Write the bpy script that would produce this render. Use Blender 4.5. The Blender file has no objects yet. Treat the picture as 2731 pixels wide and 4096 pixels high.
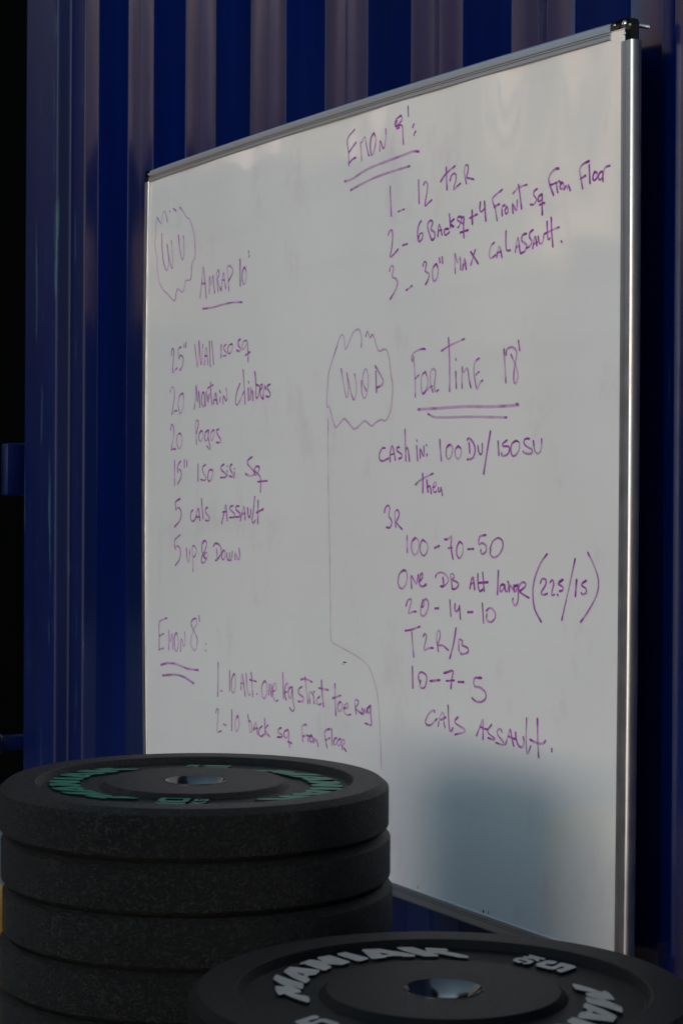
import bpy, bmesh, math, random
from mathutils import Vector, Matrix, noise
from mathutils.geometry import tessellate_polygon
random.seed(7)
SUN_EL, SKY_EL, SKY_STR, SUN_STR, EXPOSURE = 1.5, 6.0, 0.15, 0.92, 1.12
NAVY = (0.0006, 0.0058, 0.064)


C = bpy.context.scene.collection
sc = bpy.context.scene

# ------------------------------------------------------------------ camera
CAM_Z = 1.0
cd = bpy.data.cameras.new('camera'); cam = bpy.data.objects.new('camera', cd); C.objects.link(cam)
cd.sensor_fit = 'HORIZONTAL'; cd.sensor_width = 24.0
cd.lens = 8150.0 / 2731.0 * 24.0
cd.shift_y = -152.0 / 2731.0
cd.clip_start = 0.05; cd.clip_end = 2000.0
cam.matrix_world = Matrix.Translation((0, 0, CAM_Z)) @ Matrix.Rotation(math.radians(90), 4, 'X') @ Matrix.Rotation(0.0052, 4, 'Z')
cd.dof.use_dof = True; cd.dof.focus_distance = 2.85; cd.dof.aperture_fstop = 14.0
sc.camera = cam

# ------------------------------------------------------------------ light
LDIR = Vector((0.648, 0.761, -math.tan(math.radians(SUN_EL)))).normalized()   # the way the light travels
w = bpy.data.worlds.new('World'); sc.world = w; w.use_nodes = True
nt = w.node_tree; bg = nt.nodes['Background']
sky = nt.nodes.new('ShaderNodeTexSky'); sky.sky_type = 'NISHITA'; sky.sun_disc = False
sky.sun_elevation = math.radians(SKY_EL); sky.sun_rotation = math.atan2(-LDIR.x, -LDIR.y)
sky.air_density = 0.9; sky.dust_density = 0.0; sky.ozone_density = 0.7
nt.links.new(sky.outputs[0], bg.inputs[0]); bg.inputs[1].default_value = SKY_STR
sd = bpy.data.lights.new('sun', 'SUN'); sun = bpy.data.objects.new('sun', sd); C.objects.link(sun)
sd.energy = SUN_STR; sd.angle = math.radians(25.0); sd.color = (1.0, 0.84, 0.79)
sun.rotation_euler = LDIR.to_track_quat('-Z', 'Y').to_euler(); sun.location = (-4, -5, 5)
sc.view_settings.view_transform = 'Standard'; sc.view_settings.look = 'None'
sc.view_settings.exposure = EXPOSURE; sc.view_settings.gamma = 1.0
sc.cycles.max_bounces = 8

# ------------------------------------------------------------------ helpers
def tag(o, label=None, cat=None, group=None, kind=None):
    for k, v in (('label', label), ('category', cat), ('group', group), ('kind', kind)):
        if v: o[k] = v
    return o
def empty(name, loc=(0, 0, 0), rz=0.0):
    o = bpy.data.objects.new(name, None); C.objects.link(o); o.location = loc; o.rotation_euler = (0, 0, rz)
    o.empty_display_size = 0.1
    return o
def link(name, bm, mat, parent=None, smooth=False, auto=None):
    me = bpy.data.meshes.new(name); bm.normal_update(); bm.to_mesh(me); bm.free()
    for m in (mat if isinstance(mat, (list, tuple)) else [mat]): me.materials.append(m)
    o = bpy.data.objects.new(name, me); C.objects.link(o)
    if parent: o.parent = parent
    if smooth:
        for p in me.polygons: p.use_smooth = True
        if auto is not None: me.set_sharp_from_angle(angle=math.radians(auto))
    return o
def box(bm, x0, x1, y0, y1, z0, z1, bev=0.0, seg=2, mi=0):
    b2 = bmesh.new()
    vs = [b2.verts.new((x, y, z)) for x in (x0, x1) for y in (y0, y1) for z in (z0, z1)]
    for f in ((0, 1, 3, 2), (4, 6, 7, 5), (0, 4, 5, 1), (2, 3, 7, 6), (0, 2, 6, 4), (1, 5, 7, 3)):
        b2.faces.new([vs[i] for i in f]).material_index = mi
    if bev: bmesh.ops.bevel(b2, geom=b2.edges[:], offset=bev, segments=seg, affect='EDGES', profile=0.5)
    merge(bm, b2)
def merge(bm, b2):
    m = {v: bm.verts.new(v.co) for v in b2.verts}
    for f in b2.faces:
        nf = bm.faces.new([m[v] for v in f.verts]); nf.material_index = f.material_index
    b2.free()
def lathe(bm, prof, seg=128, cx=0, cy=0, closed=False, axis='Z'):
    rings = []
    for r, z in prof:
        ring = []
        for i in range(seg):
            a = 2 * math.pi * i / seg
            if axis == 'Z': p = (cx + r * math.cos(a), cy + r * math.sin(a), z)
            else: p = (cx + r * math.cos(a), z, cy + r * math.sin(a))
            ring.append(bm.verts.new(p))
        rings.append(ring)
    prs = list(zip(rings, rings[1:])) + ([(rings[-1], rings[0])] if closed else [])
    for a, b in prs:
        for i in range(seg):
            j = (i + 1) % seg
            bm.faces.new((a[i], a[j], b[j], b[i]) if axis == 'Z' else (b[i], b[j], a[j], a[i]))
def prism(bm, loops, z0, z1, f=lambda p, z: (p[0], p[1], z), side=0):
    """solid between z0 and z1 from 2-D loops (outline first, holes after); f places a point"""
    tris = tessellate_polygon([[Vector((p[0], p[1], 0)) for p in l] for l in loops])
    flat = [p for l in loops for p in l]
    top = [bm.verts.new(f(p, z1)) for p in flat]; bot = [bm.verts.new(f(p, z0)) for p in flat]
    for t in tris:
        if len(set(t)) == 3:
            try: bm.faces.new([top[i] for i in t])
            except ValueError: pass
    k = 0
    for l in loops:
        n = len(l)
        for i in range(n):
            a, b = k + i, k + (i + 1) % n
            bm.faces.new((top[a], top[b], bot[b], bot[a])).material_index = side
        k += n
    bmesh.ops.recalc_face_normals(bm, faces=bm.faces[:])

# ------------------------------------------------------------------ materials
def mat(name, col, rough=0.5, metal=0.0, spec=0.5, coat=0.0, ior=1.5):
    m = bpy.data.materials.new(name); m.use_nodes = True
    p = m.node_tree.nodes['Principled BSDF']
    p.inputs['Base Color'].default_value = (*col, 1); p.inputs['Roughness'].default_value = rough
    p.inputs['Metallic'].default_value = metal; p.inputs['Specular IOR Level'].default_value = spec
    p.inputs['Coat Weight'].default_value = coat; p.inputs['IOR'].default_value = ior
    return m, m.node_tree, p
def nd(t, kind, **kw):
    n = t.nodes.new(kind)
    for k, v in kw.items():
        if k in n.inputs: n.inputs[k].default_value = v
        else: setattr(n, k, v)
    return n
def coords(t, scale, out='Object'):
    tc = nd(t, 'ShaderNodeTexCoord'); mp = nd(t, 'ShaderNodeMapping'); mp.inputs['Scale'].default_value = scale
    t.links.new(tc.outputs[out], mp.inputs[0]); return mp.outputs[0]
def noise_tex(t, vec, scale, detail=4.0, rough=0.55):
    n = nd(t, 'ShaderNodeTexNoise'); n.inputs['Scale'].default_value = scale
    n.inputs['Detail'].default_value = detail; n.inputs['Roughness'].default_value = rough
    t.links.new(vec, n.inputs['Vector']); return n.outputs['Fac']
def ramp(t, fac, *stops):
    r = nd(t, 'ShaderNodeValToRGB'); e = r.color_ramp.elements
    while len(e) < len(stops): e.new(0.5)
    for el, (p, c) in zip(e, stops):
        el.position = p; el.color = (c, c, c, 1) if isinstance(c, (int, float)) else (*c, 1)
    t.links.new(fac, r.inputs[0]); return r.outputs[0]
def mix(t, fac, a, b):
    m = nd(t, 'ShaderNodeMix', data_type='RGBA')
    for sock, v in ((m.inputs[0], fac), (m.inputs[6], a), (m.inputs[7], b)):
        if isinstance(v, (int, float)): sock.default_value = v
        elif isinstance(v, tuple): sock.default_value = (*v, 1)
        else: t.links.new(v, sock)
    return m.outputs[2]
def bump(t, p, h, strength, dist):
    b = nd(t, 'ShaderNodeBump'); b.inputs['Strength'].default_value = strength; b.inputs['Distance'].default_value = dist
    t.links.new(h, b.inputs['Height']); t.links.new(b.outputs[0], p.inputs['Normal']); return b

def navy(name, worn, ior, r0, r1):
    m, t, p = mat(name, NAVY, 0.3, 0, 0.5, 0, ior)
    streak = noise_tex(t, coords(t, (26, 26, 0.9)), 1.0, 6)
    cloud = noise_tex(t, coords(t, (3, 3, 1.6)), 1.0, 5)
    c = mix(t, ramp(t, streak, (0.3, 0.0), (0.75, 1.0)), tuple(v * 0.72 for v in NAVY), tuple(v * 1.25 for v in NAVY))
    c = mix(t, ramp(t, cloud, (0.45, 0.0), (0.8, 0.35)), c, (0.002, 0.008, 0.045))
    # thin scuffs where another paint shows, and rust specks
    sc1 = noise_tex(t, coords(t, (60, 60, 3.0)), 1.0, 7, 0.62)
    c = mix(t, ramp(t, sc1, (worn, 0.0), (worn + 0.05, 0.75)), c, (0.035, 0.11, 0.13))
    sp = noise_tex(t, coords(t, (55, 55, 22)), 1.0, 2)
    c = mix(t, ramp(t, sp, (0.79, 0.0), (0.81, 1.0)), c, (0.10, 0.035, 0.02))
    t.links.new(c, p.inputs['Base Color'])
    t.links.new(ramp(t, cloud, (0.3, r0), (0.75, r1)), p.inputs['Roughness'])
    bump(t, p, noise_tex(t, coords(t, (9, 9, 2.2)), 1.0, 2), 0.2, 0.0025)
    return m
M_NAVY = navy('navy_container_paint', 0.70, 1.52, 0.09, 0.17); M_POST = navy('scratched_navy_paint', 0.625, 1.32, 0.36, 0.5)
M_BLACK, _t, _p = mat('dark_gap_black', (0.0022, 0.0022, 0.0026), 0.95, 0, 0.03)  # near-black colour stands in for the darkness beyond the container
_t.links.new(mix(_t, noise_tex(_t, coords(_t, (2, 2, 2)), 1.0), (0.0012, 0.0012, 0.0015), (0.0030, 0.0030, 0.0034)), _p.inputs['Base Color'])
M_SHEET, _t, _p = mat('white_enamel_sheet', (0.6, 0.6, 0.6), 0.07, 0, 0.5, 0, 2.4)
_sm = noise_tex(_t, coords(_t, (2.2, 2.2, 1.3)), 1.0, 6, 0.6)
_c = mix(_t, ramp(_t, _sm, (0.35, 0.0), (0.8, 1.0)), (0.77, 0.765, 0.75), (0.71, 0.70, 0.69))
_gh = noise_tex(_t, coords(_t, (9, 9, 5)), 1.0, 8, 0.7)          # half-wiped pink marker ghosts
_c = mix(_t, ramp(_t, _gh, (0.56, 0.0), (0.74, 0.45)), _c, (0.60, 0.47, 0.58))
_wv = noise_tex(_t, coords(_t, (1.2, 1.2, 16)), 1.0, 6, 0.65)
_c = mix(_t, ramp(_t, _wv, (0.50, 0.0), (0.78, 0.35)), _c, (0.66, 0.645, 0.65))
_t.links.new(_c, _p.inputs['Base Color'])
_t.links.new(ramp(_t, _sm, (0.3, 0.04), (0.8, 0.09)), _p.inputs['Roughness'])
M_CORE, _t, _p = mat('brown_hardboard', (0.10, 0.045, 0.022), 0.8, 0, 0.2)
_t.links.new(mix(_t, noise_tex(_t, coords(_t, (200, 200, 200)), 1.0), (0.14, 0.06, 0.028), (0.26, 0.12, 0.06)), _p.inputs['Base Color'])
M_ALU, _t, _p = mat('satin_aluminium', (0.62, 0.59, 0.59), 0.33, 1.0)
_t.links.new(mix(_t, noise_tex(_t, coords(_t, (8, 8, 8)), 1.0, 5), (0.50, 0.475, 0.485), (0.58, 0.555, 0.565)), _p.inputs['Base Color'])
_t.links.new(ramp(_t, noise_tex(_t, coords(_t, (30, 30, 30)), 1.0, 5), (0.3, 0.36), (0.7, 0.48)), _p.inputs['Roughness'])
M_GROOVE, _, _ = mat('dark_groove', (0.12, 0.115, 0.12), 0.5, 0.6)
M_PLASTIC, _t, _p = mat('black_plastic', (0.012, 0.013, 0.016), 0.35, 0, 0.5)
_t.links.new(ramp(_t, noise_tex(_t, coords(_t, (120, 120, 120)), 1.0), (0.3, 0.25), (0.7, 0.45)), _p.inputs['Roughness'])
M_STEEL, _t, _p = mat('zinc_steel', (0.60, 0.58, 0.52), 0.28, 1.0)
_t.links.new(ramp(_t, noise_tex(_t, coords(_t, (300, 300, 300)), 1.0), (0.3, 0.2), (0.7, 0.4)), _p.inputs['Roughness'])
M_CHROME, _t, _p = mat('polished_steel', (0.17, 0.155, 0.14), 0.2, 1.0)
_t.links.new(ramp(_t, noise_tex(_t, coords(_t, (60, 60, 260)), 1.0), (0.3, 0.08), (0.7, 0.25)), _p.inputs['Roughness'])

def rubber(name, dark, pale, gran, bdist, pale_at=0.66, spec=0.27):
    m, t, p = mat(name, dark, 0.62, 0, spec)
    v = coords(t, (1, 1, 1))
    g = nd(t, 'ShaderNodeTexVoronoi'); g.inputs['Scale'].default_value = gran; t.links.new(v, g.inputs['Vector'])
    sepc = nd(t, 'ShaderNodeSeparateColor'); t.links.new(g.outputs['Color'], sepc.inputs[0])
    fine = noise_tex(t, v, gran * 1.6, 3, 0.6)
    big = noise_tex(t, v, 9.0, 4)
    c = mix(t, ramp(t, sepc.outputs[0], (pale_at, 0.0), (pale_at + 0.25, 1.0)), dark, pale)
    c = mix(t, ramp(t, big, (0.35, 0.0), (0.75, 0.6)), c, tuple(x * 0.5 for x in dark))
    t.links.new(c, p.inputs['Base Color'])
    h = nd(t, 'ShaderNodeMath', operation='MULTIPLY_ADD'); t.links.new(sepc.outputs[1], h.inputs[0]); h.inputs[1].default_value = 0.5; t.links.new(fine, h.inputs[2])
    bump(t, p, h.outputs[0], 0.9, bdist)
    t.links.new(ramp(t, fine, (0.3, 0.30), (0.7, 0.55)), p.inputs['Roughness'])
    return m
M_CRUMB = rubber('black_crumb_rubber', (0.0016, 0.0016, 0.0016), (0.017, 0.017, 0.0145), 360.0, 0.0036, 0.66)
M_SMOOTHRUB = rubber('fine_black_rubber', (0.0022, 0.0022, 0.0023), (0.006, 0.006, 0.006), 650.0, 0.0008, 0.66, 0.13)
def letterpaint(name, col):
    m, t, p = mat(name, col, 0.5, 0, 0.5)
    f = noise_tex(t, coords(t, (1, 1, 1)), 500.0, 4, 0.65); g = noise_tex(t, coords(t, (1, 1, 1)), 40.0, 4)
    c = mix(t, ramp(t, g, (0.3, 0.0), (0.7, 1.0)), tuple(x * 0.8 for x in col), tuple(x * 1.12 for x in col))
    c = mix(t, ramp(t, f, (0.64, 0.0), (0.72, 0.8)), c, (0.012, 0.012, 0.012))
    t.links.new(c, p.inputs['Base Color']); bump(t, p, f, 0.5, 0.0006)
    return m
M_GREEN = letterpaint('green_letter_paint', (0.012, 0.20, 0.095)); M_GREY = letterpaint('grey_letter_paint', (0.46, 0.40, 0.335))
# marker ink: how much ink was laid down is carried by the stroke (attribute 'ink')
M_INK, _t, _p = mat('purple_marker_ink', (0.13, 0.012, 0.15), 0.4, 0, 0.4)
_at = nd(_t, 'ShaderNodeAttribute', attribute_name='ink'); _n = noise_tex(_t, coords(_t, (90, 90, 90)), 1.0, 4)
_ad = nd(_t, 'ShaderNodeMath', operation='MULTIPLY_ADD'); _t.links.new(_n, _ad.inputs[0]); _ad.inputs[1].default_value = 0.3; _t.links.new(_at.outputs['Fac'], _ad.inputs[2])
_su = nd(_t, 'ShaderNodeMath', operation='SUBTRACT', use_clamp=True); _t.links.new(_ad.outputs[0], _su.inputs[0]); _su.inputs[1].default_value = 0.13
_t.links.new(ramp(_t, _su.outputs[0], (0.2, (0.50, 0.07, 0.52)), (0.95, (0.24, 0.006, 0.30))), _p.inputs['Base Color'])
_tr = nd(_t, 'ShaderNodeBsdfTransparent'); _mx = nd(_t, 'ShaderNodeMixShader'); _out = _t.nodes['Material Output']
_t.links.new(_su.outputs[0], _mx.inputs[0]); _t.links.new(_tr.outputs[0], _mx.inputs[1]); _t.links.new(_p.outputs[0], _mx.inputs[2]); _t.links.new(_mx.outputs[0], _out.inputs[0])
M_SCUFF, _, _ = mat('black_scuff', (0.012, 0.012, 0.012), 0.7)
M_YELLOW, _t, _p = mat('ochre_yellow_paint', (0.42, 0.24, 0.025), 0.5)
_t.links.new(mix(_t, ramp(_t, noise_tex(_t, coords(_t, (14, 14, 14)), 1.0, 6), (0.4, 0.0), (0.7, 1.0)), (0.68, 0.38, 0.03), (0.40, 0.21, 0.02)), _p.inputs['Base Color'])
def plaster(name, col, rough=0.9):
    m, t, p = mat(name, col, rough, 0, 0.2)
    t.links.new(mix(t, noise_tex(t, coords(t, (0.8, 0.8, 0.8)), 1.0, 6), tuple(v * 0.8 for v in col), tuple(min(1, v * 1.1) for v in col)), p.inputs['Base Color'])
    return m
M_DARKC = plaster('dark_grey_paint', (0.012, 0.013, 0.015)); M_CREAM = plaster('cream_render', (0.92, 0.70, 0.60)); M_BEIGE = plaster('beige_render', (0.72, 0.43, 0.25)); M_PEACH = plaster('peach_render', (0.96, 0.58, 0.34)); M_GREYB = plaster('grey_render', (0.10, 0.10, 0.10))
M_CONC = plaster('grey_concrete_block', (0.08, 0.08, 0.078)); M_FLOOR = plaster('concrete_floor', (0.22, 0.215, 0.21)); M_GLASS, _, _ = mat('dark_window_glass', (0.02, 0.025, 0.03), 0.08)

# ------------------------------------------------------------------ ground
bm = bmesh.new(); box(bm, -300, 300, -300, 300, -0.3, 0.0); tag(link('concrete_yard', bm, M_FLOOR), kind='structure')

# letter outlines of the plates as (radius m, angle deg)
GLYPHS = {'M':[[(0.1623,157.0),(0.1276,165.9),(0.1248,173.2),(0.1255,175.1),(0.1367,170.7),(0.1262,176.7),(0.1259,181.0),(0.1324,181.8),(0.1197,187.2),(0.1201,191.7),(0.1223,195.8),(0.1244,196.6),(0.1405,182.5),(0.1443,184.3),(0.1463,182.5),(0.1501,172.8),(0.1492,171.7),(0.1408,172.0),(0.1581,163.4),(0.1603,160.3)]],'A':[[(0.166,146.0),(0.1375,143.6),(0.1334,145.4),(0.1297,151.5),(0.1336,153.1),(0.1325,156.2),(0.1279,158.0),(0.1257,160.9),(0.1256,165.3),(0.1285,164.6),(0.1603,153.0),(0.163,150.7)],[(0.1496,151.4),(0.1395,152.3),(0.1383,154.8)]],'N':[[(0.1701,134.8),(0.1578,133.0),(0.1682,131.9),(0.1719,130.7),(0.1717,126.0),(0.1406,125.8),(0.1368,127.1),(0.1346,131.5),(0.1461,135.3),(0.1375,136.2),(0.1338,138.1),(0.1312,143.3),(0.1339,143.4),(0.162,140.3),(0.1632,141.9),(0.1674,140.2),(0.1675,138.8)]],'I':[[(0.1744,119.5),(0.1441,116.6),(0.1397,117.5),(0.1362,121.9),(0.1389,123.1),(0.1688,123.8),(0.1736,122.5)]],'A2':[[(0.1779,112.8),(0.1749,107.6),(0.1634,104.8),(0.1556,101.8),(0.1445,98.0),(0.1411,98.0),(0.1363,98.6),(0.1379,102.9),(0.1413,103.8),(0.1429,106.5),(0.1418,109.4),(0.1389,110.2),(0.1379,114.7),(0.1403,116.1),(0.1716,114.0),(0.1753,113.5)],[(0.1596,109.6),(0.1504,107.0),(0.1493,109.8)]],'K':[[(0.1771,101.6),(0.1752,96.8),(0.1562,92.9),(0.1684,93.2),(0.1718,92.7),(0.1679,86.1),(0.163,85.5),(0.1579,85.7),(0.1577,86.4),(0.142,77.5),(0.1332,77.0),(0.1343,81.0),(0.1482,89.3),(0.1488,91.4),(0.1443,89.3),(0.1394,89.0),(0.136,89.3),(0.1365,94.8),(0.146,97.7),(0.158,100.3),(0.1712,102.2)]],'5':[[(0.1604,36.6),(0.1634,38.8),(0.1635,43.8),(0.161,44.4),(0.1489,42.8),(0.1445,42.6),(0.144,44.1),(0.1446,46.3),(0.149,47.0),(0.1521,44.9),(0.1606,45.4),(0.1632,46.7),(0.1627,49.1),(0.1581,50.0),(0.1424,49.7),(0.1359,47.4),(0.1353,40.7),(0.1388,39.1),(0.1515,40.7),(0.1522,39.2),(0.1478,38.5),(0.1396,38.4),(0.1363,37.2),(0.135,34.6),(0.138,34.2)]],'k':[[(0.171,58.6),(0.1661,51.5),(0.1611,50.7),(0.1602,51.6),(0.1614,53.1),(0.1574,51.8),(0.1524,51.0),(0.151,51.6),(0.1562,53.9),(0.1553,56.0),(0.1537,57.5),(0.1565,58.3),(0.1617,59.0),(0.164,57.2)]],'g':[[(0.1434,59.9),(0.1512,60.2),(0.1556,59.1),(0.154,56.1),(0.1508,52.8),(0.146,51.8),(0.1386,51.6),(0.1347,52.8),(0.1358,54.2),(0.1387,54.4),(0.1422,53.7),(0.1449,54.0),(0.1478,57.2),(0.1472,58.2),(0.1445,57.9),(0.1431,56.8),(0.144,55.7),(0.1419,55.1),(0.1357,55.5),(0.1389,58.8)]]}
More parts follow.
